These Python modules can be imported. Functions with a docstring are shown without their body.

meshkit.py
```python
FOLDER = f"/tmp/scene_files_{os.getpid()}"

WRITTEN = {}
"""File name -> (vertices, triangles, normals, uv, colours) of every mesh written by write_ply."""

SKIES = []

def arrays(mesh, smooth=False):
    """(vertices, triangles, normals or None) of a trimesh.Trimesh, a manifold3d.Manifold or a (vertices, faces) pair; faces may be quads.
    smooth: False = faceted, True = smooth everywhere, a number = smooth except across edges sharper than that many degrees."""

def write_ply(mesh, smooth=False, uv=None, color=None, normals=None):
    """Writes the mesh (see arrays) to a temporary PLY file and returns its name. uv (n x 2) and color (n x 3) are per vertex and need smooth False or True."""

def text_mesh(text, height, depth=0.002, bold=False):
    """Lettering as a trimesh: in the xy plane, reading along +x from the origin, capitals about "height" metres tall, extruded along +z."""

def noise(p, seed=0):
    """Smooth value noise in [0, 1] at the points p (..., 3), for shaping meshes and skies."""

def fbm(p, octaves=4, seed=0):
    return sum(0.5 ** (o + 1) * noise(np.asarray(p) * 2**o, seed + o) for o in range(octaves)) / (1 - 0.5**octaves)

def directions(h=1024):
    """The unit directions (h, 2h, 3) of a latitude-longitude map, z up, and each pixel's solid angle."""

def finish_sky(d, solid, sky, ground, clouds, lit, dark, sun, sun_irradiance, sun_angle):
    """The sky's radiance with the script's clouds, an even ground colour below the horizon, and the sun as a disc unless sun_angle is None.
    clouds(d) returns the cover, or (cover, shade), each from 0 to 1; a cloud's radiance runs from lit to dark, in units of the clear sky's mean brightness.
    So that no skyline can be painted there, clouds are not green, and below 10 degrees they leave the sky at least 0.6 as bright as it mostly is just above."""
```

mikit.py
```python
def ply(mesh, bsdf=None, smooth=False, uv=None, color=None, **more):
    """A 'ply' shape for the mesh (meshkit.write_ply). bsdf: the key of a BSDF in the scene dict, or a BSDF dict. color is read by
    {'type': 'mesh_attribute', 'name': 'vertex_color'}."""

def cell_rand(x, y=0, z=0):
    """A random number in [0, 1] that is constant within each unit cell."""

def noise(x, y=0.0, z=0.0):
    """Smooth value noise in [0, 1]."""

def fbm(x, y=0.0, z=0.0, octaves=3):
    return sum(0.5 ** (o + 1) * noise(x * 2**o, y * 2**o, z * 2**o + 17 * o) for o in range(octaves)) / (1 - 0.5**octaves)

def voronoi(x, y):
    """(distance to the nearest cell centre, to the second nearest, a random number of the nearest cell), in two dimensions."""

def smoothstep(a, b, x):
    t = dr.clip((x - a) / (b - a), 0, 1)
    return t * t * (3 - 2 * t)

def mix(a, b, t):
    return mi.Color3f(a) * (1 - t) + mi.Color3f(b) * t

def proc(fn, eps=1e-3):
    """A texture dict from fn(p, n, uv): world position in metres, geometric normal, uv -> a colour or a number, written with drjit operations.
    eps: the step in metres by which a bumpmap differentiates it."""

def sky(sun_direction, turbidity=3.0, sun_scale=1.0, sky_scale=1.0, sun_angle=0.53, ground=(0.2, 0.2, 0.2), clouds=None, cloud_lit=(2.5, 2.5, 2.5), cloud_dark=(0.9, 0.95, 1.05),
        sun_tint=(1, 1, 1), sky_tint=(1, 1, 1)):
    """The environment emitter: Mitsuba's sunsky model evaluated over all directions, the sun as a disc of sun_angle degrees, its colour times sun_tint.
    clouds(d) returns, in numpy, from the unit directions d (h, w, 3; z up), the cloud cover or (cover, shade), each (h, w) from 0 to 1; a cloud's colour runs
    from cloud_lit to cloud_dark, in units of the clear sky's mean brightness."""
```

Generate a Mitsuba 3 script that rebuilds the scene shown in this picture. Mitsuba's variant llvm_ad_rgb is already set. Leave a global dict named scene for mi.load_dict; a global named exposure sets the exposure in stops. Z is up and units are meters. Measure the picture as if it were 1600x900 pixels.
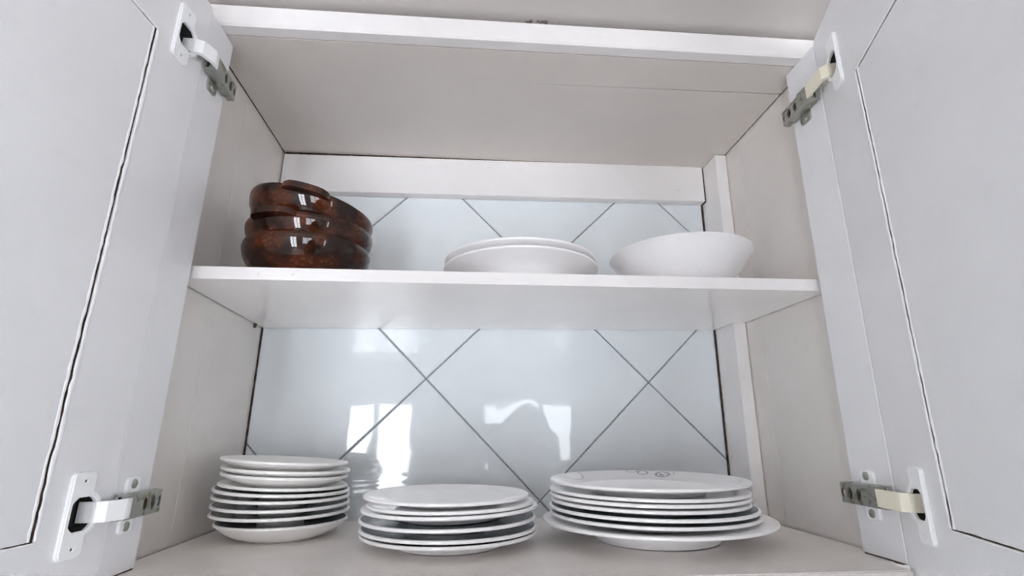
import math
import numpy as np
import trimesh
import manifold3d as m3
from shapely.geometry import Polygon, box as sbox, Point, LineString
from shapely.ops import unary_union
import drjit as dr
import mitsuba as mi
import mikit
import meshkit
from mikit import proc, noise, fbm, smoothstep, mix, cell_rand

T = mi.ScalarTransform4f
scene = {'type': 'scene'}
labels = {}

# ---------------------------------------------------------------- camera, daylight, lamp, exposure
exposure = 0.14
CAM = np.array([-0.0479, -0.5432, 0.1155])
YAW, PITCH, ROLL, FOC = 0.0820, 0.2788, -0.0031, 803.5
fwd = np.array([math.sin(YAW) * math.cos(PITCH), math.cos(YAW) * math.cos(PITCH), math.sin(PITCH)])
right = np.array([math.cos(YAW), -math.sin(YAW), 0.0])
up = np.cross(right, fwd)
right, up = right * math.cos(ROLL) + up * math.sin(ROLL), up * math.cos(ROLL) - right * math.sin(ROLL)
scene['camera'] = {'type': 'perspective', 'fov': math.degrees(2 * math.atan(800 / FOC)), 'fov_axis': 'x', 'near_clip': 0.01,
                   'to_world': T().look_at(origin=CAM.tolist(), target=(CAM + fwd).tolist(), up=up.tolist())}


def overcast(d):
    n = meshkit.fbm(d * 3.0, 4, seed=3)
    return np.clip(0.75 + 0.6 * (n - 0.4), 0, 1), np.clip(n - 0.3, 0, 1) * 0.6


scene['sky'] = mikit.sky([-0.35, 0.75, 0.55], turbidity=4.0, sky_scale=1.0, sun_scale=0.6, ground=(0.30, 0.31, 0.27), clouds=overcast)
DAY = (0.955, 1.0, 1.07)   # colour of the daylight in all panes
PANES = (14.5, 7.0, 5.2, 3.2)      # radiance of the panes: two mirrored windows, then two added side fills

# ---------------------------------------------------------------- helpers
RACK = 0.0116         # the old carcass leans a little: x moves by this much per metre of height
D = 0.2603            # depth at which the tiled wall stands


def rack(m):
    m = m.copy()
    v = np.array(m.vertices)
    v[:, 0] += RACK * v[:, 2]
    m.vertices = v
    return m


def tm(man):
    me = man.to_mesh()
    return trimesh.Trimesh(np.array(me.vert_properties[:, :3]), np.array(me.tri_verts), process=False)


def man(t):
    return m3.Manifold(m3.Mesh(np.asarray(t.vertices, np.float32), np.asarray(t.faces, np.uint32)))


def cbox(lo, hi, c=0.001):
    """A box with chamfered edges."""
    lo, hi = np.array(lo, float), np.array(hi, float)
    pts = []
    for s in np.ndindex(2, 2, 2):
        p = np.where(np.array(s) == 1, hi, lo)
        sg = np.where(np.array(s) == 1, -1, 1)
        for k in range(3):
            q = p + sg * c
            q[k] = p[k]
            pts.append(q)
    return trimesh.convex.convex_hull(np.array(pts))


def extrude(poly, h, bevel=0.0):
    polys = list(poly.geoms) if hasattr(poly, 'geoms') else [poly]
    out = []
    for g in polys:
        if bevel:
            cs = m3.CrossSection([np.array(g.exterior.coords)[:-1]] + [np.array(r.coords)[:-1] for r in g.interiors], m3.FillRule.EvenOdd)
            inner = cs.offset(-bevel, m3.JoinType.Round, 2.0, 24)
            a = tm(m3.Manifold.extrude(cs, h - bevel))
            b = tm(m3.Manifold.extrude(inner, h))
            out.append(tm(man(a) + man(b)))
        else:
            out.append(trimesh.creation.extrude_polygon(g, h, engine='earcut'))
    return trimesh.util.concatenate(out)


def revolve(profile, n=96):
    """Lathe of an (r, z) outline running from the axis (outside, below) round to the axis (inside)."""
    p = np.array(profile, float)
    return trimesh.creation.revolve(p, sections=n)


def place(m, x, y, z, tx=0.0, ty=0.0, rz=0.0):
    """Turn about z, tilt by the slopes tx, ty, then set at x, y, z."""
    m = m.copy()
    if rz:
        m.apply_transform(trimesh.transformations.rotation_matrix(rz, [0, 0, 1]))
    m.apply_transform(trimesh.transformations.rotation_matrix(-math.atan(tx), [0, 1, 0]))
    m.apply_transform(trimesh.transformations.rotation_matrix(math.atan(ty), [1, 0, 0]))
    m.apply_translation([x, y, z])
    return m


def key_for(name):
    if name not in scene and not any(k.startswith(name + '__') for k in scene):
        return name
    i = 1
    while f'{name}_{i:03d}' in scene or any(k.startswith(f'{name}_{i:03d}__') for k in scene):
        i += 1
    return f'{name}_{i:03d}'


def add(name, mesh, mat, parent=None, smooth=False, **info):
    key = key_for((parent + '__' if parent else '') + name)
    scene[key] = mikit.ply(mesh, mat, smooth=smooth)
    if info:
        labels[key] = info
    return key


# ---------------------------------------------------------------- materials
def two(b):
    return {'type': 'twosided', 'bsdf': b}


def paint(a, b, scale, rough, bump=0.00012, spec=0.5):
    def col(p, n, uv):
        t = fbm(p.x * scale, p.y * scale, p.z * scale, 4)
        t2 = smoothstep(0.62, 0.75, fbm(p.x * 60, p.y * 60, p.z * 60, 3))
        return mix(a, b, dr.clip(t * 1.4 - 0.2 + 0.25 * t2, 0, 1))

    def relief(p, n, uv):
        return bump * (fbm(p.x * 240, p.y * 240, p.z * 240, 3) + 3.0 * fbm(p.x * 35, p.y * 35, p.z * 35, 2))
    return two({'type': 'bumpmap', 'arbitrary': proc(relief, 5e-4),
                'bsdf': {'type': 'principled', 'base_color': proc(col), 'roughness': rough, 'specular': spec}})


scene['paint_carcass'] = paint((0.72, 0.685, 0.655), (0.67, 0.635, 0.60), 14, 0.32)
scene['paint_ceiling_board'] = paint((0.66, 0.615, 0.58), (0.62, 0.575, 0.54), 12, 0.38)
scene['paint_gloss'] = paint((0.81, 0.79, 0.785), (0.77, 0.745, 0.735), 10, 0.22)
scene['paint_door'] = paint((0.76, 0.76, 0.775), (0.72, 0.72, 0.735), 9, 0.42, 0.0002)
scene['paint_bead'] = paint((0.86, 0.86, 0.87), (0.80, 0.80, 0.81), 40, 0.35)


def stain_ceiling(p, n, uv):
    base = mix((0.58, 0.545, 0.525), (0.53, 0.50, 0.48), fbm(p.x * 9, p.y * 9, p.z * 9, 4))
    near = smoothstep(0.030, 0.012, dr.abs(p.x - 0.027)) * smoothstep(0.006, 0.002, dr.abs(p.y + 0.0265))
    specks = near * smoothstep(0.48, 0.60, noise(p.x * 260, p.y * 330, 0.5))
    return mix(base, (0.16, 0.13, 0.11), specks * 0.8)


scene['paint_ceiling'] = two({'type': 'principled', 'base_color': proc(stain_ceiling), 'roughness': 0.6, 'specular': 0.3})
scene['paint_wall'] = two({'type': 'principled', 'base_color': proc(lambda p, n, uv: mix((0.60, 0.59, 0.58), (0.57, 0.56, 0.55), fbm(p.x * 3, p.y * 3, p.z * 3, 3))), 'roughness': 0.7})
scene['floor_vinyl'] = two({'type': 'principled', 'base_color': proc(lambda p, n, uv: mix((0.55, 0.52, 0.48), (0.45, 0.42, 0.39), fbm(p.x * 6, p.y * 6, 0, 4))), 'roughness': 0.4})


def glaze_tile(tone):
    def col(p, n, uv):
        return mix(tuple(c * tone for c in (0.76, 0.80, 0.82)), tuple(c * tone for c in (0.73, 0.775, 0.80)), fbm(p.x * 12, p.z * 12, 0.3, 3))

    def wave(p, n, uv):
        return 0.00035 * fbm(p.x * 22, p.z * 22, 1.7 + tone * 9, 2)
    return two({'type': 'bumpmap', 'arbitrary': proc(wave, 1e-3),
                'bsdf': {'type': 'principled', 'base_color': proc(col), 'roughness': 0.035, 'specular': 0.5}})


for i, t in enumerate((1.0, 0.985, 1.012)):
    scene[f'tile_glaze_{i}'] = glaze_tile(t)
scene['grout'] = two({'type': 'principled', 'base_color': proc(lambda p, n, uv: mix((0.30, 0.32, 0.34), (0.22, 0.24, 0.26), fbm(p.x * 120, p.z * 120, 0, 3))), 'roughness': 0.9})


def china(a):
    def col(p, n, uv):
        t = smoothstep(0.70, 0.78, noise(p.x * 700, p.y * 700, p.z * 700))
        return mix(a, tuple(c * 0.93 for c in a), t * 0.5 + 0.3 * fbm(p.x * 25, p.y * 25, p.z * 25, 3))
    return two({'type': 'principled', 'base_color': proc(col), 'roughness': 0.12, 'specular': 0.55})


scene['china_white'] = china((0.87, 0.86, 0.86))
scene['china_cream'] = china((0.86, 0.845, 0.825))
RX, RY, RZ = 0.1645, 0.0925, 0.0655        # centre of the patterned top plate


def rings(p, n, uv):
    base = mix((0.86, 0.85, 0.85), (0.83, 0.82, 0.82), fbm(p.x * 25, p.y * 25, p.z * 25, 3))
    x, y = p.x - RX, p.y - RY

    def ring(cx, cy, r, w):
        d = dr.sqrt(dr.square(x - cx) + dr.square(y - cy))
        return smoothstep(w, w * 0.45, dr.abs(d - r))
    t = ring(0.0282, 0.1002, 0.0066, 0.0013) + ring(0.0505, 0.0851, 0.0088, 0.0016) + ring(0.0470, 0.0840, 0.0050, 0.0011) * 0.8 + ring(0.0480, 0.0845, 0.0, 0.0034)
    t += ring(0.0610, 0.0850, 0.0060, 0.0011) * 0.5 + ring(0.0160, 0.1120, 0.0080, 0.0013) * 0.8 + ring(0.0440, 0.1075, 0.0050, 0.0010) * 0.5
    top = smoothstep(0.2, 0.5, n.z)
    arc = ring(-0.092, 0.078, 0.031, 0.0022) * 0.6
    c = mix(base, (0.20, 0.22, 0.22), dr.clip(t, 0, 1) * top * 0.85)
    return mix(c, (0.52, 0.52, 0.53), dr.clip(arc, 0, 1) * top)


scene['china_rings'] = two({'type': 'principled', 'base_color': proc(rings), 'roughness': 0.12, 'specular': 0.55})


def brown(p, n, uv):
    m = fbm(p.x * 45, p.y * 45, p.z * 45, 4)
    sp = smoothstep(0.50, 0.80, fbm(p.x * 380, p.y * 380, p.z * 380, 2)) * smoothstep(0.42, 0.66, m)
    c = mix((0.013, 0.0036, 0.0018), (0.062, 0.0145, 0.0042), smoothstep(0.35, 0.7, m))
    return mix(c, (0.15, 0.042, 0.011), sp * 0.7)


scene['glaze_brown'] = two({'type': 'principled', 'base_color': proc(brown), 'roughness': 0.05, 'specular': 0.55})


def dull_metal(p, n, uv):
    return mix((0.46, 0.475, 0.44), (0.30, 0.275, 0.20), smoothstep(0.5, 0.7, fbm(p.x * 160, p.y * 160, p.z * 160, 4)))


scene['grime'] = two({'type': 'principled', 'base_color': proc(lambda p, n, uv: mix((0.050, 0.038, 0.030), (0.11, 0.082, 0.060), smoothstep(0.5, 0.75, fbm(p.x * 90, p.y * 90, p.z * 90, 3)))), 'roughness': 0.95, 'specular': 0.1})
scene['lining_teal'] = two({'type': 'principled', 'base_color': proc(lambda p, n, uv: mix((0.034, 0.060, 0.066), (0.052, 0.084, 0.090), fbm(p.x * 40, p.y * 40, p.z * 40, 3))), 'roughness': 0.15, 'specular': 0.5})
scene['hinge_steel'] = two({'type': 'principled', 'base_color': proc(dull_metal), 'metallic': 0.85, 'roughness': 0.38})
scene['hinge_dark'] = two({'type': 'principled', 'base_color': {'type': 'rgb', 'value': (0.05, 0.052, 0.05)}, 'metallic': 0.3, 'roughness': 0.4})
scene['hinge_white'] = two({'type': 'principled', 'base_color': {'type': 'rgb', 'value': (0.84, 0.85, 0.86)}, 'roughness': 0.3})
scene['hinge_cream'] = two({'type': 'principled', 'base_color': {'type': 'rgb', 'value': (0.80, 0.755, 0.62)}, 'roughness': 0.4})
scene['lamp_glow'] = two({'type': 'diffuse', 'reflectance': {'type': 'rgb', 'value': (0.8, 0.8, 0.8)}})
scene['window_white'] = two({'type': 'principled', 'base_color': {'type': 'rgb', 'value': (0.82, 0.82, 0.82)}, 'roughness': 0.4})
scene['window_net'] = two({'type': 'diffuse', 'reflectance': {'type': 'rgb', 'value': (0.7, 0.7, 0.7)}})

# ---------------------------------------------------------------- the room
RX0, RX1, RY0, RZ0, RZ1 = -1.75, 1.75, -2.6, -1.52, 0.606
add('floor', trimesh.creation.box(bounds=[[RX0, RY0, RZ0 - 0.1], [RX1, D + 0.1, RZ0]]), 'floor_vinyl', kind='structure', label='kitchen floor below the cabinet')
add('ceiling', trimesh.creation.box(bounds=[[RX0 - 0.1, RY0 - 0.1, RZ1], [RX1 + 0.1, D + 0.1, RZ1 + 0.1]]), 'paint_ceiling', kind='structure',
    label='beige ceiling directly above the wall cabinet')
add('wall_back', trimesh.creation.box(bounds=[[RX0, D + 0.0022, RZ0], [RX1, D + 0.1, RZ1]]), 'grout', kind='structure', label='white tiled wall behind the open cabinet')
# windows in the wall behind the photographer: mirrored in the tiles and in the brown bowls
WINS = [(-0.96, -0.40, -1.40, 0.37), (0.02, 0.86, -0.75, 0.37)]
FRONT = np.array([[1, 0, 0, 0], [0, 0, -1, RY0], [0, 1, 0, 0], [0, 0, 0, 1.0]])      # (a, b, c) -> x = a, z = b, y = RY0 - c
LEFT = np.array([[0, 0, -1, RX0], [-1, 0, 0, 0], [0, 1, 0, 0], [0, 0, 0, 1.0]])       # (a, b, c) -> y = -a, z = b, x = RX0 - c
RIGHT = np.array([[0, 0, 1, RX1], [1, 0, 0, 0], [0, 1, 0, 0], [0, 0, 0, 1.0]])       # (a, b, c) -> y = a, z = b, x = RX1 + c
WALLS = [('wall_front', FRONT, sbox(RX0, RZ0, RX1, RZ1), WINS), ('wall_right', RIGHT, sbox(RY0, RZ0, D + 0.1, RZ1), [(-2.15, -0.75, -0.60, 0.38)]),  # the unseen right-wall window is added to brighten the left door
         ('wall_left', LEFT, sbox(-D - 0.1, RZ0, -RY0, RZ1), [(0.75, 2.15, -0.60, 0.38)])]  # unseen too, added so the right door gets more light
wi = 0
for wname, F, wall, openings in WALLS:
    for (x0, x1, z0, z1) in openings:
        wall = wall.difference(sbox(x0, z0, x1, z1))
    w = extrude(wall, 0.12)
    w.apply_transform(F)
    add(wname, w, 'paint_wall', kind='structure')
    for (x0, x1, z0, z1) in openings:
        k = f'window_or_fill_{wi + 1}'
        g = sbox(x0, z0, x1, z1)
        hol = [sbox(a + 0.022, z0 + 0.05, b - 0.022, z1 - 0.05) for a, b in ((x0 + 0.025, (x0 + x1) / 2), ((x0 + x1) / 2, x1 - 0.025))]
        fr = extrude(g.difference(unary_union(hol)), 0.05)
        fr.apply_translation([0, 0, 0.02])
        fr.apply_transform(F)
        scene[k] = mikit.ply(fr, 'window_white')
        labels[k] = {'kind': 'structure'}
        for h in hol:
            a, b, c, d = h.bounds
            quad = np.array([[a - .005, b - .005, .045], [c + .005, b - .005, .045], [c + .005, d + .005, .045], [a - .005, d + .005, .045]])
            pane = trimesh.Trimesh(quad, [[0, 2, 1], [0, 3, 2]], process=False)
            pane.apply_transform(F)
            # a net-curtained pane, lit by day; in the side walls an added fill light
            kk = add('pane', pane, 'window_net', k)
            scene[kk]['emitter'] = {'type': 'area', 'radiance': {'type': 'rgb', 'value': [c_ * PANES[wi] for c_ in DAY]}}
        wi += 1

# the tiles, laid diagonally; each tile is a piece of its own
DIAG = 0.3492
side = DIAG / math.sqrt(2)
tilt = -0.011
tx0, tz0 = -0.1143, 0.1991
half = side / 2 - 0.0011
tile = cbox([-half, 0, -half], [half, 0.007, half], 0.0011)
tile.apply_transform(trimesh.transformations.rotation_matrix(math.pi / 4 - tilt, [0, 1, 0]))
ct, st = math.cos(tilt), math.sin(tilt)
cnt = 0
for i in range(-3, 4):
    for j in range(-3, 4):
        u, v = (i + j) * DIAG / 2 + DIAG / 2, (i - j) * DIAG / 2
        x, z = tx0 + u * ct - v * st, tz0 + u * st + v * ct
        if abs(x) < 0.56 and -0.2 < z < 0.78:
            t = tile.copy()
            t.apply_translation([x, D - 0.0002 * (cnt % 3), z])
            add('tile', t, f'tile_glaze_{cnt % 3}', 'wall_back')
            cnt += 1

# ---------------------------------------------------------------- the wall cabinet
CAB = 'wall_cabinet'
labels[CAB] = {'label': 'open white-painted wall cabinet with two hinged doors and a middle shelf', 'category': 'cabinet'}
H = 0.37
Z1B, Z1T, Z2 = 0.2777, 0.2921, 0.5697
PL, PR = -0.3471, 0.3525


def part(name, mesh, mat='paint_carcass', parent=CAB, smooth=False, racked=True, **info):
    return add(name, rack(mesh) if racked else mesh, mat, parent, smooth, **info)


def twist(m):
    """The old boards do not lie quite level at the back."""
    v = np.array(m.vertices)
    v[:, 2] += np.clip((v[:, 1] - 0.0084) / (D - 0.0084), 0, 1) * v[:, 0] / H * 0.003
    m.vertices = v
    return m


YB = D - 0.0014
# sides: each of two boards with a hairline joint
part('side_panel', cbox([-0.388, 0.0006, -0.016], [-H, 0.0990, 0.6045], 0.0006))
part('side_panel', cbox([-0.388, 0.0997, -0.016], [-H, YB, 0.6045], 0.0006))
part('side_panel', cbox([H, 0.0006, -0.016], [0.388, 0.1592, 0.6045], 0.0006))
part('side_panel', cbox([H, 0.1599, -0.016], [0.388, YB, 0.6045], 0.0006))
# front stiles that carry the hinges, proud of the sides
part('stile', cbox([-0.388, -0.0515, 0.0012], [PL, 0.0, Z2 - 0.0006], 0.0007), 'paint_door', label='left front stile carrying the hinges')
part('stile', cbox([PR, -0.0553, 0.0012], [0.388, 0.0, Z2 - 0.0006], 0.0007), 'paint_door', label='right front stile carrying the hinges')
# bottom board with its nose, top board (cracked), front rail, back rail, corner post
bb = unary_union([sbox(-0.3678, -0.040, 0.3678, YB), sbox(-0.338, -0.069, 0.345, -0.03)])
b = extrude(bb, 0.016, 0.0012)
b.apply_translation([0, 0, -0.016])
part('bottom_board', b)


def plate_poly(pts, z, h):
    m = extrude(Polygon(pts), h)
    m.apply_translation([0, 0, z])
    return m


rng = np.random.default_rng(5)
xs = np.linspace(-0.3678, 0.3678, 60)
crack_y = 0.0417 - (xs - 0.035) * 0.0138 + 0.00018 * rng.standard_normal(60)
open_ = np.clip((xs - 0.02) / 0.35, 0, 1) ** 0.7 * 0.0017 + np.clip((xs - 0.33) / 0.04, 0, 1) * 0.0008
front = [(-0.3678, -0.01625), (0.3678, -0.01625)] + [(x, y - o / 2) for x, y, o in zip(xs, crack_y, open_)][::-1]
back = [(x, y + o / 2 + 0.00002) for x, y, o in zip(xs, crack_y, open_)] + [(0.3678, YB), (-0.3678, YB)]
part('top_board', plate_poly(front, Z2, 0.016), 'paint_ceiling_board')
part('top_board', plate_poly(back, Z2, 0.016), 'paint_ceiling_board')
part('top_rail', cbox([-0.386, -0.0347, Z2], [0.393, -0.0163, 0.5985], 0.0022), 'paint_gloss', label='white front rail across the top')
part('cover_board', cbox([-0.386, -0.016, Z2 + 0.0166], [0.386, YB, Z2 + 0.030], 0.0005))
br = twist(cbox([-0.3678, 0.2432, 0.5017], [0.3480, YB, Z2 - 0.0011], 0.0010))
k = part('back_rail', br, 'paint_gloss', label='flat white rail against the tiles under the top')
hd = revolve([(0, 0), (0.0042, 0), (0.0040, 0.0009), (0.0022, 0.0016), (0, 0.0018)], 24)
slot = man(trimesh.creation.box(extents=[0.0010, 0.006, 0.0016])).translate([0, 0, 0.0018]) + man(trimesh.creation.box(extents=[0.006, 0.0010, 0.0016])).translate([0, 0, 0.0018])
screw = tm(man(hd) - slot)
sc = screw.copy()
sc.apply_transform(trimesh.transformations.rotation_matrix(math.pi / 2, [1, 0, 0]))
sc.apply_translation([0.2988, 0.2433, 0.5225])
part('screw', sc, 'paint_gloss', k)
part('corner_post', cbox([0.350, 0.1983, 0.0010], [0.3690, YB, Z2 - 0.0010], 0.0008), 'paint_gloss', label='square post in the right back corner')
# the middle shelf, notched round the post
sh = sbox(-0.3678, 0.0084, 0.3678, YB).difference(sbox(0.3480, 0.1970, 0.40, 0.40))
s = extrude(sh, Z1T - Z1B, 0.0010)
s.apply_translation([0, 0, Z1B])
k = part('shelf', twist(s), 'paint_gloss', label='white middle shelf')
for x in (-0.2810, -0.2452):
    n_ = revolve([(0, 0), (0.0020, 0), (0.0016, 0.0006), (0, 0.0008)], 16)
    n_.apply_transform(trimesh.transformations.rotation_matrix(math.pi / 2, [1, 0, 0]))
    n_.apply_translation([x, 0.0085, 0.2842])
    part('nail_head', n_, 'paint_carcass', k)
# old dirt sitting in the joints between the boards
def joint(lo, hi, fn=None):
    m = trimesh.creation.box(bounds=[lo, hi])
    part('joint_dirt', fn(m) if fn else m, 'grime')


for x0, x1 in ((-0.3702, -0.3676), (0.3676, 0.3702)):
    joint([x0, 0.0010, -0.012], [x1, YB, -0.0010])
    joint([x0, 0.0095, Z1B + 0.0012], [x1, YB, Z1T - 0.0025], twist)
    joint([x0, 0.0005, Z2 + 0.0010], [x1, YB, Z2 + 0.014])
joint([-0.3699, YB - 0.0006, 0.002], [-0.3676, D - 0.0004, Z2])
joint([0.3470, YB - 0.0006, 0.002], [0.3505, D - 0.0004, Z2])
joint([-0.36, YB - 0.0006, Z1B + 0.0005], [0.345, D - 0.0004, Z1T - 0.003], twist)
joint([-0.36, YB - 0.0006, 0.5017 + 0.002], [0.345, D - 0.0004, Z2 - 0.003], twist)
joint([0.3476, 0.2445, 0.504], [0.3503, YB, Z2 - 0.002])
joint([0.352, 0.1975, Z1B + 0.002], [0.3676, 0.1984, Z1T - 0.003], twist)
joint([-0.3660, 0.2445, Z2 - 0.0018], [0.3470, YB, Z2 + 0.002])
joint([PL - 0.036, -0.0495, -0.0006], [PL - 0.0010, -0.0006, 0.0014])
joint([PR + 0.0010, -0.0480, -0.0006], [PR + 0.030, -0.0006, 0.0014])
pin = cbox([-0.3700, 0.2285, 0.2690], [-0.3655, 0.2298, 0.2765], 0.0004)
part('shelf_pin', pin, 'hinge_dark')


# ---------------------------------------------------------------- doors
def door_frame(sgn, xo, yo, th):
    e = np.array([sgn * math.sin(th), -math.cos(th), 0.0])        # along the door, away from its hinge
    n = np.array([sgn * math.cos(th), math.sin(th), 0.0])         # out of the inner face, away from the cabinet
    M = np.eye(4)
    # local: a = along the door, b = height, c = out of the inner face towards the cabinet's inside
    M[:3, 0], M[:3, 1], M[:3, 2], M[:3, 3] = e, [0, 0, 1], -n, [xo, yo, 0]
    return M


def to_world(m, M):
    m = m.copy()
    m.apply_transform(M)
    if np.linalg.det(M[:3, :3]) < 0:
        pass
    return m


def ragged(a0, b0, a1, b1, n, amp, seed):
    r = np.random.default_rng(seed)
    t = np.linspace(0, 1, n)
    w = np.cumsum(r.standard_normal(n)) * amp * 0.35 + r.standard_normal(n) * amp * 0.5
    w -= np.linspace(w[0], w[-1], n)
    L = math.hypot(a1 - a0, b1 - b0)
    nx, ny = -(b1 - b0) / L, (a1 - a0) / L
    return [(a0 + (a1 - a0) * q + nx * d, b0 + (b1 - b0) * q + ny * d) for q, d in zip(t, np.clip(w, -2.2 * amp, 2.2 * amp))]


def strip(path, r0, seed, squash=0.7):
    """A ridge of old paint along a line on the door face."""
    r = np.random.default_rng(seed)
    ring, faces = [], []
    P = np.array(path)
    d = np.gradient(P, axis=0)
    d /= np.linalg.norm(d, axis=1, keepdims=True)
    nn = np.c_[-d[:, 1], d[:, 0]]
    A = np.linspace(0, 2 * np.pi, 9)[:-1]
    for i, (p, q) in enumerate(zip(P, nn)):
        rr = r0 * (1 + 0.16 * r.standard_normal())
        ring += [[p[0] + q[0] * rr * math.cos(a), p[1] + q[1] * rr * math.cos(a), rr * squash * math.sin(a)] for a in A]
    N = len(P)
    for i in range(N - 1):
        for j in range(8):
            a, b_, c, d_ = i * 8 + j, i * 8 + (j + 1) % 8, (i + 1) * 8 + (j + 1) % 8, (i + 1) * 8 + j
            faces += [[a, b_, c], [a, c, d_]]
    m = trimesh.Trimesh(ring, faces, process=False)
    return m


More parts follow.
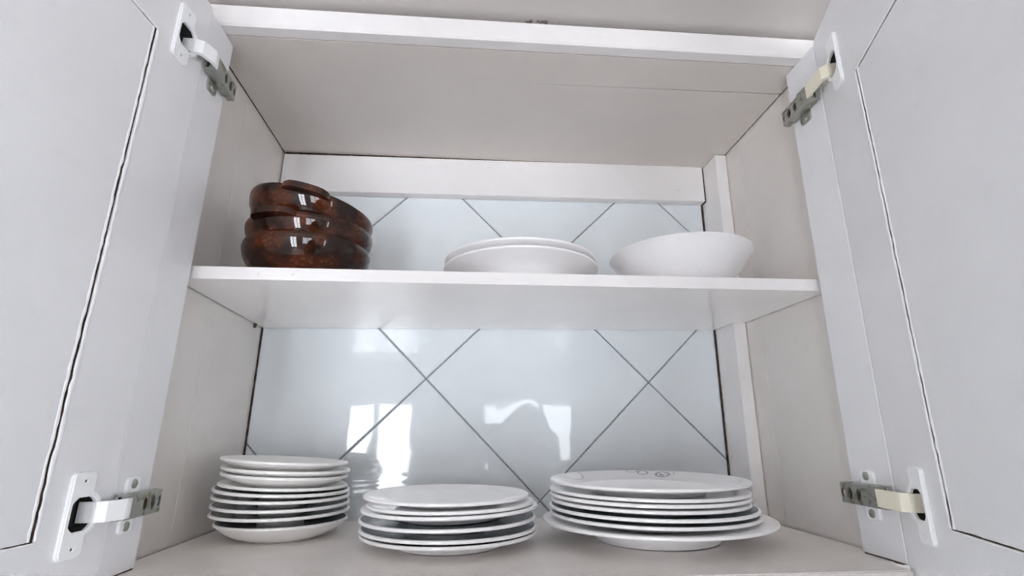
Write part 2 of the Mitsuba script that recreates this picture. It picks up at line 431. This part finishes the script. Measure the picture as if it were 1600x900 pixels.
HINGE_Z = (0.0575, 0.505)
DOORS = [dict(sgn=-1, x=-0.347, y=-0.060, th=0.0797, a0=-0.007, w=0.0605, zb=0.0435, zt=0.4835, gap=0.0031, hs=0.0, seed=3,
              label='left cabinet door, standing open'),
         dict(sgn=1, x=0.3530, y=-0.0562, th=-0.3319, a0=0.0, w=0.0873, zb=0.0441, zt=0.4650, gap=0.0030, hs=0.0212, seed=8,
              label='right cabinet door, standing open')]
ZD0, ZD1, LEN, THK = -0.066, 0.573, 0.372, 0.018
for dd in DOORS:
    sgn = dd['sgn']
    M = door_frame(sgn, dd['x'], dd['y'], dd['th'])
    a0, w_, zb, zt = dd['a0'], dd['w'], dd['zb'], dd['zt']
    w1 = LEN - 0.065
    body = man(cbox([a0, ZD0, -THK], [LEN, ZD1, 0], 0.0006))
    body -= man(trimesh.creation.box(bounds=[[w_, zb, -0.011], [w1, zt, 0.01]]))
    for hz in HINGE_Z:
        body -= m3.Manifold.cylinder(0.03, 0.0160, 0.0160, 40).translate([0.0235 + dd['hs'], hz, -0.0125])
    dk = part('door', to_world(tm(body), M), 'paint_door', label=dd['label'])
    # the panel: ragged crack on the hinge side, hairlines along the rails
    g, hl = dd['gap'], 0.0012
    edge = ragged(w_ + g, zb + hl, w_ + g, zt - hl, 70, 0.00045, dd['seed'])
    top_ = ragged(w_ + g, zt - hl, w1, zt - hl, 30, 0.0003, dd['seed'] + 1)
    bot_ = ragged(w1, zb + hl, w_ + g, zb + hl, 30, 0.00025, dd['seed'] + 2)
    pan = extrude(Polygon(edge + top_[1:-1] + [(w1 - hl, zt - hl), (w1 - hl, zb + hl)] + bot_[1:-1]).buffer(0), 0.0103)
    pan.apply_translation([0, 0, -0.0108])
    part('panel', to_world(pan, M), 'paint_door', dk)
    crack = [trimesh.creation.box(bounds=[[w_ - 0.0002, zb, -0.0109], [w_ + g + 0.0012, zt, -0.0012]]), trimesh.creation.box(bounds=[[w_, zt - hl - 0.0008, -0.0109], [w1, zt + 0.0002, -0.0012]]),
             trimesh.creation.box(bounds=[[w_, zb - 0.0002, -0.0109], [w1, zb + hl + 0.0008, -0.0012]])]
    part('joint_dirt', to_world(trimesh.util.concatenate(crack), M), 'grime', dk)
    s1 = strip([(a - 0.0008 - g, b) for a, b in edge], 0.0019, dd['seed'] + 5, 0.55)
    s2 = strip([(a + 0.0013, b) for a, b in edge], 0.0013 if sgn < 0 else 0.0015, dd['seed'] + 6, 0.5)
    s2.apply_translation([0, 0, -0.0004])
    s3 = strip(ragged(w_ - 0.001, zt + 0.0004, w1, zt + 0.0004, 40, 0.00015, dd['seed'] + 7), 0.0012, 1, 0.5)
    s4 = strip(ragged(w_ - 0.001, zb - 0.0006, w1, zb - 0.0006, 40, 0.00015, dd['seed'] + 9), 0.0008, 2, 0.4)
    part('paint_bead', to_world(trimesh.util.concatenate([s1, s2, s3, s4]), M), 'paint_bead', dk, smooth=True)

    # hinges
    Mh = M.copy()
    Mh[:3, 3] += M[:3, 0] * dd['hs']
    for hi, hz in enumerate(HINGE_Z):
        top = hi == 1
        hk = key_for(CAB + '__hinge')
        # flange on the door with the opening of the cup
        ell = sbox(0.0185 + 0.004, hz - 0.031 + 0.004, 0.0410 - 0.004, hz + 0.031 - 0.004).buffer(0.004, 12)
        shape = unary_union([ell, Point(0.0225, hz).buffer(0.0165, 32)])
        opening = Point(0.0250, hz).buffer(0.0138, 32).intersection(sbox(0.0115, hz - 0.0125, 0.0365, hz + 0.0125))
        holes = [Point(0.0285, hz + q).buffer(0.0011, 10) for q in (-0.0245, 0.0245)]
        fl = extrude(shape.difference(unary_union([opening] + holes)), 0.0034, 0.0010)
        fl.apply_translation([0, 0, 0.0001])
        scene[hk] = mikit.ply(rack(to_world(fl, Mh)), 'hinge_white')
        labels[hk] = {'label': ('upper ' if top else 'lower ') + ('left' if sgn < 0 else 'right') + ' concealed hinge'}
        # cup
        cup = revolve([(0, -0.0118), (0.0150, -0.0118), (0.0155, -0.0002), (0.0148, -0.0002), (0.0142, -0.0108), (0, -0.0108)], 40)
        cup.apply_translation([0.0235, hz, 0])
        part('cup', to_world(cup, Mh), 'hinge_dark', hk, smooth=30, label='dark hinge cup')
        for q in (-0.0245, 0.0245):
            pl = revolve([(0, 0.0002), (0.0010, 0.0002), (0.0010, 0.0024), (0, 0.0026)], 12)
            pl.apply_translation([0.0285, hz + q, 0])
            part('screw', to_world(pl, Mh), 'hinge_dark', hk)
        # plate, arm and screws on the stile; local u = inwards from the stile face
        xs_ = PL if sgn < 0 else PR
        S = np.eye(4)
        S[:3, 0], S[:3, 1], S[:3, 2], S[:3, 3] = [0, 1, 0], [0, 0, 1], [-sgn, 0, 0], [xs_, 0, hz]
        if sgn > 0:
            pass
        vo = -0.029 if sgn < 0 else -0.025
        wings = sbox(vo - 0.0055, -0.0195, vo + 0.0055, 0.0195).buffer(0.0035, 10)
        bp = extrude(unary_union([wings, sbox(-0.046, -0.0085, -0.004, 0.0085).buffer(0.001)]), 0.0024, 0.0006)

        def st(m):
            m = m.copy()
            m.apply_transform(S)
            if np.linalg.det(S[:3, :3]) < 0:
                m.invert()
            return m
        part('base_plate', st(bp), 'hinge_steel' if top else 'hinge_white', hk)
        v0, v1 = (-0.0535, 0.0035) if sgn < 0 else (-0.0545, 0.0040)
        arm = m3.Manifold.hull_points(np.array([[v, b, u] for v, b, u in
              [(v0, -.0106, .0030), (v0, .0106, .0030), (v0, -.0098, .0135), (v0, .0098, .0135), (v1, -.0106, .0030), (v1, .0106, .0030), (v1, -.0098, .0105), (v1, .0098, .0105)]]))
        arm -= man(trimesh.creation.box(bounds=[[v0 - 0.002, -0.0088, 0.0], [v1 + 0.002, 0.0088, 0.0085]]))
        for c, l in ((v1 - 0.0035, 0.0020), (v1 - 0.0140, 0.0030), (v1 - 0.0270, 0.0026)):
            arm -= m3.Manifold.cylinder(0.02, l + 0.0012, l + 0.0012, 20).scale([0.85, 1.45, 1]).translate([c, 0, 0.004])
        part('arm', st(tm(arm)), 'hinge_steel', hk, label='steel hinge arm')
        blk = cbox([v0 + 0.006, -0.0082, 0.0020], [v1 - 0.0005, 0.0082, 0.0045], 0.0004)  # added dark block: shade behind the arm slots put into colour
        part('arm_shade_block', st(blk), 'hinge_dark', hk, label='added dark block standing in for shade under the arm')
        for c in (v1 - 0.0140, v1 - 0.0270):
            q = screw.copy()
            q.apply_translation([c, 0, 0.0044])
            part('screw', st(q), 'hinge_steel', hk)
        for q_ in (-0.0175, 0.0175):
            q = screw.copy()
            q.apply_translation([vo, q_, 0.0023])
            part('screw', st(q), 'hinge_steel', hk)
        # the link between cup and arm, with its plastic cover
        zero = Mh[:2, 3]
        e2, n2 = M[:2, 0], -M[:2, 2]
        pd = lambda s_, c: zero + e2 * s_ - n2 * c          # noqa
        uu = lambda u, v: np.array([xs_ - sgn * u, v])      # noqa
        path = np.array([pd(0.0150, -0.007), pd(0.0138, 0.0030), pd(0.0100, 0.0095), uu(0.0150, v0 - 0.003), uu(0.0135, v0 + 0.0030)])
        blobs = []
        for p in path:
            blobs.append(m3.Manifold.hull_points(np.array([[p[0] + dx, p[1] + dy, hz + dz] for dx in (-.0016, .0016) for dy in (-.0016, .0016) for dz in (-.0078, .0078)])))
        segs = [m3.Manifold.batch_hull([blobs[i], blobs[i + 1]]) for i in range(len(blobs) - 1)]
        lk = segs[0]
        for q in segs[1:]:
            lk = lk + q
        part('link_cover', tm(lk), 'hinge_white' if sgn < 0 else 'hinge_cream', hk, label='white plastic cover' if sgn < 0 else 'yellowed cream plastic cover')


# ---------------------------------------------------------------- crockery
def coupe(R, depth, rf, fh, p=1.35, t=0.0036, tb=0.0042, inner=None, ri=None):
    """Plate or bowl: rim at z 0, foot at -depth; the wall runs out from the foot as t**p."""
    zb = -depth + fh
    out = [(0, zb), (rf - 0.0045, zb), (rf - 0.0038, -depth + 0.0003), (rf - 0.0020, -depth), (rf - 0.0002, -depth + 0.0004), (rf + 0.0008, zb + 0.0002)]
    n = 16
    Rw = R - t * 0.45
    for i in range(1, n + 1):
        q = i / n
        out.append((rf + (Rw - rf) * q, zb + (-t - zb) * q ** p))
    for a in np.linspace(-80, 80, 7):
        out.append((Rw + 0.45 * t * math.cos(math.radians(a)), -t / 2 + t / 2 * math.sin(math.radians(a))))
    zi = zb + tb if inner is None else -inner
    if ri is None or inner is not None:
        ri = rf + 0.0035 if inner is None else rf + 0.3 * (R - rf)
    inn = []
    for i in range(n, -1, -1):
        q = i / n
        inn.append((ri + (Rw - 0.0006 - ri) * q, zi + (0 - zi) * q ** p))
    return revolve(out + inn + [(ri * 0.6, zi - 0.0002), (0, zi - 0.0003)])


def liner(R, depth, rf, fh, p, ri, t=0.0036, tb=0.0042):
    """The coloured lining on the inside of a plate, up to just below its white rim."""
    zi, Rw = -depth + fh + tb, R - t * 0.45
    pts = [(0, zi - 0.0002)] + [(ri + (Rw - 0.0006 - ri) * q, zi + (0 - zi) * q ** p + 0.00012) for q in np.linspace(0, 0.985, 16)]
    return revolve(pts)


def stack(rows, y, rf, kind, mat, names, group, p=1.35, top=None, tops=None, dark=(), ps=None, foot=None, wells=None, rfs=None):
    """rows: (x, z of the rim, radius, slope in x, slope in y), from the bottom up; every plate stands in the one below it."""
    floor, px, py = 0.0, 0.0, 0.0
    for i, (x, z, R, tx, ty) in enumerate(rows):
        rf = rfs[i] if rfs else rf
        floor += 1.05 * rf * math.hypot(tx - px, ty - py) + 0.0001      # a tilted foot rests on its edge
        px, py = tx, ty
        d = z - floor
        p = ps[i] if ps else p
        last = i == len(rows) - 1
        gap = (rows[i + 1][1] - z) if not last else 0.008
        fh = min(max(gap - 0.0042, 0.0010), 0.0045)
        if i == 0 and foot:
            fh = foot
        if wells and wells[i]:
            fh = d - 0.0042 - wells[i]                      # a shallow well on a taller foot
        inner = None
        if last and top is not None:
            inner, fh = top, min(d - top - 0.0042, d * 0.62)
        ri = max(rf, rfs[i + 1] if rfs and not last else rf) + 0.0035
        m = coupe(R, d, rf, fh, p=p, inner=inner, ri=ri)
        floor += fh + 0.0042
        k_ = add(kind, place(m, x, y, z, tx, ty), tops if (last and tops) else mat, None, 25, label=names[i], category='plate', group=group)
        if i in dark:
            add('inner_lining', place(liner(R, d, rf, fh, p, ri), x, y, z, tx, ty), 'lining_teal', k_, 25, label='dark teal lining inside')


SAU = 'stacked white saucers on the cabinet floor'
sau = ['bottom saucer of the left stack, deep white one standing on the cabinet floor', 'second saucer from the bottom of the left stack, dark teal inside a white rim', 'third saucer from the bottom of the left stack, dark teal inside a white rim',
       'fourth saucer from the bottom of the left stack, dark teal inside a white rim', 'middle saucer of the left stack, fifth from the bottom', 'saucer of the left stack directly under the three whitest ones on top',
       'third saucer from the top of the left stack, with a deep white wall', 'second saucer from the top of the left stack', 'topmost white saucer of the left stack']
Rs = [0.0748, 0.0785, 0.0783, 0.0780, 0.0778, 0.0738, 0.0730, 0.0742, 0.0736]
Zs = [0.0203, 0.0307, 0.0394, 0.0483, 0.0555, 0.0612, 0.0722, 0.0788, 0.0881]
Xs = [-0.2688, -0.2712, -0.2716, -0.2720, -0.2721, -0.2713, -0.2708, -0.2695, -0.2722]
Sx = [0.0, 0.0, -0.011, -0.026, -0.043, -0.047, -0.052, -0.050, -0.060]
Sy = [0.0, 0.006, 0.010, 0.010, 0.010, 0.008, 0.004, 0.004, -0.004]
stack(list(zip(Xs, Zs, Rs, Sx, Sy)), 0.150, 0.043, 'saucer', 'china_cream', sau, SAU, dark=(0, 1, 2, 3, 4), ps=(1.8, 0.4, 0.4, 0.4, 0.4, 1.0, 1.15, 1.2, 1.3), foot=0.0016, wells=(None, .0065, .0065, .0065, .006, .0045, .011, None, None), rfs=(.043, .026, .026, .026, .026, .028, .040, .040, .040))
mid = ['bottom plate of the middle stack, standing on the cabinet floor', 'second plate from the bottom of the middle stack, dark teal inside a white rim', 'third plate from the bottom of the middle stack, dark teal inside a white rim',
       'fourth plate of the middle stack, with a thick rounded rim', 'smaller plate second from the top of the middle stack', 'flat topmost plate of the middle stack']
stack([(-0.0669, 0.0153, 0.0975, 0.004, 0), (-0.0673, 0.0206, 0.0980, 0.0, 0), (-0.0684, 0.0302, 0.0975, 0.004, 0), (-0.0664, 0.0412, 0.0978, 0.012, 0), (-0.0656, 0.0452, 0.0928, 0.008, 0), (-0.0706, 0.0536, 0.0923, -0.004, 0.010)],
      0.085, 0.060, 'side_plate', 'china_white', mid, 'stacked white side plates on the cabinet floor', top=0.004, dark=(0, 1, 2), ps=(1.25, 0.5, 1.0, 1.1, 1.2, 1.0), wells=(.0075, .0055, .0032, .0075, None, None), rfs=(.060, .040, .040, .056, .056, .056))
big = ['large white platter at the bottom of the right stack, standing on its foot', 'white-rimmed plate with dark teal inside, resting in the large platter of the right stack', 'third plate from the bottom of the right stack, dark teal inside its white rim', 'middle plate of the right stack, fourth from the bottom',
       'third plate from the top of the right stack', 'plate directly under the ring-patterned plate of the right stack', 'topmost plate of the right stack, printed with small grey rings']
stack([(0.1711, 0.0240, 0.1312, 0.006, 0), (0.1674, 0.0305, 0.1187, -0.004, 0), (0.1666, 0.0374, 0.1186, -0.006, 0), (0.1635, 0.0440, 0.1131, -0.010, 0), (0.1632, 0.0503, 0.1141, -0.008, 0.004), (0.1633, 0.0556, 0.1141, -0.010, 0.006), (0.1645, 0.0662, 0.1148, 0.0, 0.014)],
      0.0925, 0.070, 'dinner_plate', 'china_white', big, 'stacked white dinner plates on the cabinet floor', p=1.05, top=0.009, tops='china_rings', dark=(1, 2), ps=(0.6, 0.5, 0.5, 0.5, 0.5, 1.0, 0.9), foot=0.0095, wells=(None, .0075, .0068, .0062, .0058, .0055, None), rfs=(.070, .056, .056, .056, .056, .056, .066))


# on the shelf: two soup plates, a salad bowl and three brown bowls
def shelf_z(x, y):
    return Z1T + np.clip((y - 0.0084) / (D - 0.0084), 0, 1) * x / H * 0.003


def soup_plate(R, h):
    wall = [(0.0600, 0.0032), (0.0655, 0.0085), (0.0700, h * 0.42), (0.0735, h * 0.53), (0.0770, h * 0.60), (0.088, h * 0.76), (R - 0.002, h - 0.0044)]
    out = [(0, 0.003), (0.052, 0.003), (0.053, 0.0002), (0.056, 0.0), (0.058, 0.0006)] + wall + [(R - 0.0003, h - 0.0030), (R, h - 0.0016), (R - 0.0008, h - 0.0004)]
    return revolve(out + [(r_ - (0.0006 if k_ < 6 else 0), z_ + 0.0044) for k_, (r_, z_) in list(enumerate(wall))[::-1]] + [(0.030, 0.0070), (0, 0.0070)])


zs = float(shelf_z(0.018, 0.12))
add('soup_plate', place(soup_plate(0.1040, 0.0375), 0.0185, 0.120, zs, 0.0), 'china_white', None, 25, label='white soup plate standing on the shelf under a second one', category='plate', group='soup plates on the shelf')
add('soup_plate', place(soup_plate(0.1025, 0.0375), 0.0175, 0.1210, zs + 0.0112, 0.0), 'china_white', None, 25, label='white soup plate lying in another one on the shelf', category='plate', group='soup plates on the shelf')
hb = 0.0585
ob = [(0, 0.003), (0.044, 0.003), (0.045, 0.0), (0.049, 0.0), (0.051, 0.003)]
ob += [(0.051 + (0.0935 - 0.051) * q ** 0.92, 0.003 + (hb - 0.006) * q ** 1.12) for q in np.linspace(0.06, 1, 14)]
ob += [(0.0948, hb - 0.0018), (0.0946, hb - 0.0006), (0.0934, hb), (0.0918, hb - 0.0008)]
ob += [(0.049 + (0.0902 - 0.049) * q ** 0.92, 0.0075 + (hb - 0.011) * q ** 1.12) for q in np.linspace(1, 0.04, 14)] + [(0.03, 0.0072), (0, 0.0072)]
add('salad_bowl', place(revolve(ob), 0.2380, 0.108, float(shelf_z(0.2380, 0.108)) + 0.0002, 0.012), 'china_white', None, 25,
    label='wide white salad bowl at the right end of the shelf', category='bowl')


def brown_bowl():
    R, h = 0.0765, 0.050
    wall = [(0.0520, 0.0040), (0.0580, 0.0105), (0.0645, 0.0180), (0.0700, 0.0260), (0.0736, 0.0325), (0.0756, 0.0390), (0.0765, 0.0440), (0.0764, h - 0.0030)]
    out = [(0, 0.003), (0.040, 0.003), (0.042, 0.0), (0.047, 0.0)] + wall + [(0.0755, h - 0.0004), (0.0740, h + 0.0003), (0.0722, h - 0.0006), (0.0712, h - 0.0040)]
    out += [(r_ - 0.0055, z_ + 0.0022) for r_, z_ in wall[:-2]][::-1] + [(0.040, 0.0075), (0.02, 0.0070), (0, 0.0070)]
    return revolve(out), R, h


def lug(R, h):
    """A flat ear at the rim, towards -y before turning."""
    A = np.radians(np.linspace(-21, 21, 15))
    o = [((R + 0.0125 * (1 - (a / A[-1]) ** 4) + 0.001) * math.sin(a), -(R + 0.0125 * (1 - (a / A[-1]) ** 4) + 0.001) * math.cos(a)) for a in A]
    i = [((R - 0.004) * math.sin(a), -(R - 0.004) * math.cos(a)) for a in A]
    m = extrude(Polygon(o + i[::-1]).buffer(-0.0012).buffer(0.0012), 0.0082, 0.0020)
    m.apply_translation([0, 0, h - 0.0085])
    return m


bw, bR, bh = brown_bowl()
zb_ = float(shelf_z(-0.255, 0.095))
BB = [(-0.2565, 0.0950, zb_, 0.0, 0.0, math.radians(165), 'bottom brown glazed bowl of the stack, standing on the shelf'),
      (-0.2555, 0.0940, zb_ + 0.0240, -0.012, 0.0, math.radians(-17), 'middle brown glazed bowl of the stack'),
      (-0.2620, 0.0900, zb_ + 0.0540, -0.185, -0.01, math.radians(10), 'topmost brown glazed bowl, tilted to the right on the stack')]
for x, y, z, tx, ty, rz, lab in BB:
    k = key_for('brown_bowl')
    scene[k] = mikit.ply(place(bw, x, y, z, tx, ty, rz), 'glaze_brown', smooth=30)
    labels[k] = {'label': lab, 'category': 'bowl', 'group': 'stacked brown glazed bowls on the shelf'}
    add('handle', place(lug(bR, bh), x, y, z, tx, ty, rz), 'glaze_brown', k, 30)

# ---------------------------------------------------------------- the photographer with the phone, mirrored in the tiles
def limb(chain):
    b = [m3.Manifold.sphere(r, 20).translate(list(map(float, p))) for p, r in chain]
    return [m3.Manifold.batch_hull([b[i], b[i + 1]]) for i in range(len(b) - 1)]


def soft(parts, cell, it=12):
    u = parts[0]
    for q in parts[1:]:
        u = u + q
    t = tm(u.refine_to_length(cell))
    t.merge_vertices()
    trimesh.smoothing.filter_taubin(t, 0.5, 0.53, iterations=it)
    return t


scene['skin'] = two({'type': 'principled', 'base_color': proc(lambda p, n, uv: mix((0.66, 0.46, 0.37), (0.60, 0.41, 0.33), fbm(p.x * 50, p.y * 50, p.z * 50, 3))), 'roughness': 0.5})
scene['hair_brown'] = two({'type': 'principled', 'base_color': proc(lambda p, n, uv: mix((0.12, 0.085, 0.06), (0.20, 0.145, 0.10), noise(p.x * 500, p.y * 500, p.z * 20))), 'roughness': 0.45})
scene['knit_grey'] = two({'type': 'principled', 'base_color': proc(lambda p, n, uv: mix((0.20, 0.22, 0.24), (0.26, 0.28, 0.30), noise(p.x * 300, p.y * 300, p.z * 300))), 'roughness': 0.9})
scene['denim'] = two({'type': 'principled', 'base_color': proc(lambda p, n, uv: mix((0.10, 0.13, 0.20), (0.14, 0.18, 0.26), noise(p.x * 300, p.y * 300, p.z * 300))), 'roughness': 0.9})
scene['phone_black'] = two({'type': 'principled', 'base_color': {'type': 'rgb', 'value': (0.03, 0.03, 0.033)}, 'roughness': 0.2})
px_, py_, gz = 0.165, -0.90, RZ0
J = lambda x, y, z: (px_ + x, py_ + y, z)       # noqa: the body's own frame, facing +y
head = [m3.Manifold.sphere(0.074, 28).scale([0.98, 1.16, 1.22]).translate(list(J(0, 0.0, 0.105))),
        m3.Manifold.hull_points(np.array([J(a, b, c) for a in (-0.034, 0.034) for b, c in ((0.078, 0.045), (0.03, 0.02), (0.085, 0.07), (0.02, 0.08))])),
        m3.Manifold.hull_points(np.array([J(-0.009, 0.080, 0.092), J(0.009, 0.080, 0.092), J(0, 0.107, 0.070), J(-0.013, 0.080, 0.066), J(0.013, 0.080, 0.066), J(0, 0.080, 0.115)]))]
for sx in (-1, 1):
    head.append(m3.Manifold.sphere(0.026, 16).scale([0.35, 0.6, 1.1]).translate(list(J(sx * 0.076, -0.005, 0.085))))
    head.append(m3.Manifold.hull_points(np.array([J(sx * 0.008, 0.083, 0.049), J(sx * 0.022, 0.078, 0.050), J(0, 0.089, 0.046), J(0, 0.089, 0.055), J(sx * 0.01, 0.07, 0.05)])))
sh_z, hip_z, kn_z, an_z = -0.155, -0.66, -1.06, -1.44
hand = np.array([0.035, -0.566, 0.085])                         # right hand at the phone's right end
elbR, wrR = np.array(J(0.235, 0.09, -0.07)), hand + np.array([0.055, -0.035, -0.035])
elbL, wrL = np.array(J(-0.250, 0.02, -0.42)), np.array(J(-0.235, 0.14, -0.62))
neck = limb([(J(0, -0.02, -0.13), 0.058), (J(0, -0.005, 0.03), 0.050)])
torso_c = [[(J(-0.135, -0.02, sh_z - 0.02), 0.052), (J(0.135, -0.02, sh_z - 0.02), 0.052)], [(J(-0.085, -0.01, -0.30), 0.092), (J(0.085, -0.01, -0.30), 0.092)],
           [(J(-0.060, 0.0, -0.48), 0.088), (J(0.060, 0.0, -0.48), 0.088)], [(J(-0.085, -0.01, hip_z + 0.02), 0.098), (J(0.085, -0.01, hip_z + 0.02), 0.098)]]


def torso(g_=0.0):
    sl = [[m3.Manifold.sphere(r + g_, 20).translate(list(p)) for p, r in row] for row in torso_c]
    return [m3.Manifold.batch_hull(sl[i] + sl[i + 1]) for i in range(3)]


def arms(g_=0.0, cut=False):
    o = []
    for sx, e, w_ in ((1, elbR, wrR), (-1, elbL, wrL)):
        a = np.array(J(sx * 0.172, -0.02, sh_z - 0.03))
        end = e + (w_ - e) * (0.86 if cut else 1.0)
        o += limb([(a, 0.052 + g_), (e, 0.039 + g_), (end, 0.027 + g_)])
    return o


def legs(g_=0.0, cut=False):
    o = []
    for sx in (-1, 1):
        o += limb([(J(sx * 0.092, -0.01, hip_z - 0.03), 0.092 + g_), (J(sx * 0.098, 0.0, kn_z), 0.056 + g_), (J(sx * 0.10, -0.02, an_z), 0.040 + g_)])
    return o


def fingers(palm, across, along, down, bend, r=0.0082):
    o = limb([(palm - across * 0.028, 0.014), (palm + across * 0.028, 0.014)])
    base = palm + along * 0.038
    o.append(m3.Manifold.batch_hull([m3.Manifold.sphere(0.013, 14).translate(list(q)) for q in (palm - across * 0.026, palm + across * 0.026, base - across * 0.030, base + across * 0.030)]))
    for i, L in enumerate((0.062, 0.072, 0.068, 0.054)):
        b = base + across * (-0.030 + 0.020 * i)
        m_ = b + along * L * 0.45 * math.cos(bend) + down * L * 0.45 * math.sin(bend)
        t_ = m_ + along * L * 0.5 * math.cos(2 * bend) + down * L * 0.5 * math.sin(2 * bend)
        o += limb([(b, r * 1.12), (m_, r), (t_, r * 0.85)])
    th = palm - across * 0.030 + along * 0.006
    o += limb([(th, 0.0115), (th - across * 0.024 + along * 0.022 + down * 0.008, 0.0100), (th - across * 0.026 + along * 0.050 + down * 0.012, 0.0085)])
    return o


un = lambda v: np.array(v) / np.linalg.norm(v)      # noqa
hl = wrL + np.array([0.0, 0.035, -0.045])
feet = []
for sx in (-1, 1):
    feet += limb([(J(sx * 0.10, -0.04, an_z - 0.035), 0.038), (J(sx * 0.105, 0.11, an_z - 0.050), 0.026)])
alongR, acrossR = -right, un(np.cross(fwd, right))
handR = fingers(hand + right * 0.012 - fwd * 0.030, acrossR, alongR, -fwd * 0.3, 0.35)
handL = fingers(hl, un([0, 1, 0.6]), un([0, 0.5, -0.85]), un([1, 0, 0]), 0.30)
bridgeR = limb([(wrR, 0.026), (hand + right * 0.012 - fwd * 0.030, 0.020)])
bridgeL = limb([(wrL, 0.026), (hl, 0.020)])
skin = soft(head + neck + torso(-0.006) + arms(-0.004) + legs(-0.006) + handR + handL + bridgeR + bridgeL + feet, 0.014, 10)
scene['person'] = mikit.ply(skin, 'skin', smooth=True)
labels['person'] = {'label': 'person with raised arm holding up a phone, mirrored dimly in the white tiles', 'category': 'person'}
add('jumper', soft(torso(0.006) + arms(0.006, True), 0.016, 8), 'knit_grey', 'person', True)
add('trousers', soft(legs(0.005) + torso(0.001)[2:], 0.02, 8), 'denim', 'person', True)
hair = m3.Manifold.sphere(0.088, 32).scale([1.06, 1.16, 1.18]).translate(list(J(0, -0.018, 0.116)))
bob = m3.Manifold.batch_hull([m3.Manifold.sphere(0.05, 20).translate(list(J(a, b, c))) for a, b, c in ((-0.075, -0.03, 0.10), (0.075, -0.03, 0.10), (-0.085, -0.03, -0.04), (0.085, -0.03, -0.04), (0, -0.06, -0.03), (0, -0.06, 0.1))])
face = m3.Manifold.hull_points(np.array([J(a, b, c) for a, c in ((-0.060, 0.06), (0.060, 0.06), (-0.050, 0.155), (0.050, 0.155), (-0.065, -0.15), (0.065, -0.15)) for b in (0.030, 0.2)]))
add('hair', soft([(hair + bob) - face], 0.012, 6), 'hair_brown', 'person', True)
for sx in (-1, 1):
    e_ = trimesh.creation.icosphere(3, 0.0095)
    e_.apply_translation(J(sx * 0.029, 0.0745, 0.108))
    add('eye', e_, 'hinge_white', 'person', True)
    e_ = trimesh.creation.icosphere(2, 0.0052)
    e_.apply_translation(J(sx * 0.029, 0.0800, 0.108))
    add('iris', e_, 'hinge_dark', 'person', True)
    shoe = limb([(J(sx * 0.10, -0.045, gz + 0.050), 0.046), (J(sx * 0.105, 0.12, gz + 0.037), 0.035)])
    sl_ = soft(shoe, 0.012, 6)
    v = np.array(sl_.vertices)
    v[:, 2] = np.maximum(v[:, 2], gz + 0.001)
    sl_.vertices = v
    add('shoe', sl_, 'phone_black', 'person', True)
# the phone stands just behind the lens
pb = extrude(sbox(-0.075, -0.036, 0.075, 0.036).buffer(-0.008).buffer(0.008, 8), 0.008, 0.0015)
P4 = np.eye(4)
P4[:3, 0], P4[:3, 1], P4[:3, 2], P4[:3, 3] = right, up, -fwd, CAM + right * 0.045 - fwd * 0.004
pb.apply_transform(P4)
scene['phone'] = mikit.ply(pb, 'phone_black')
labels['phone'] = {'label': 'phone held up in front of the open cabinet', 'category': 'phone'}
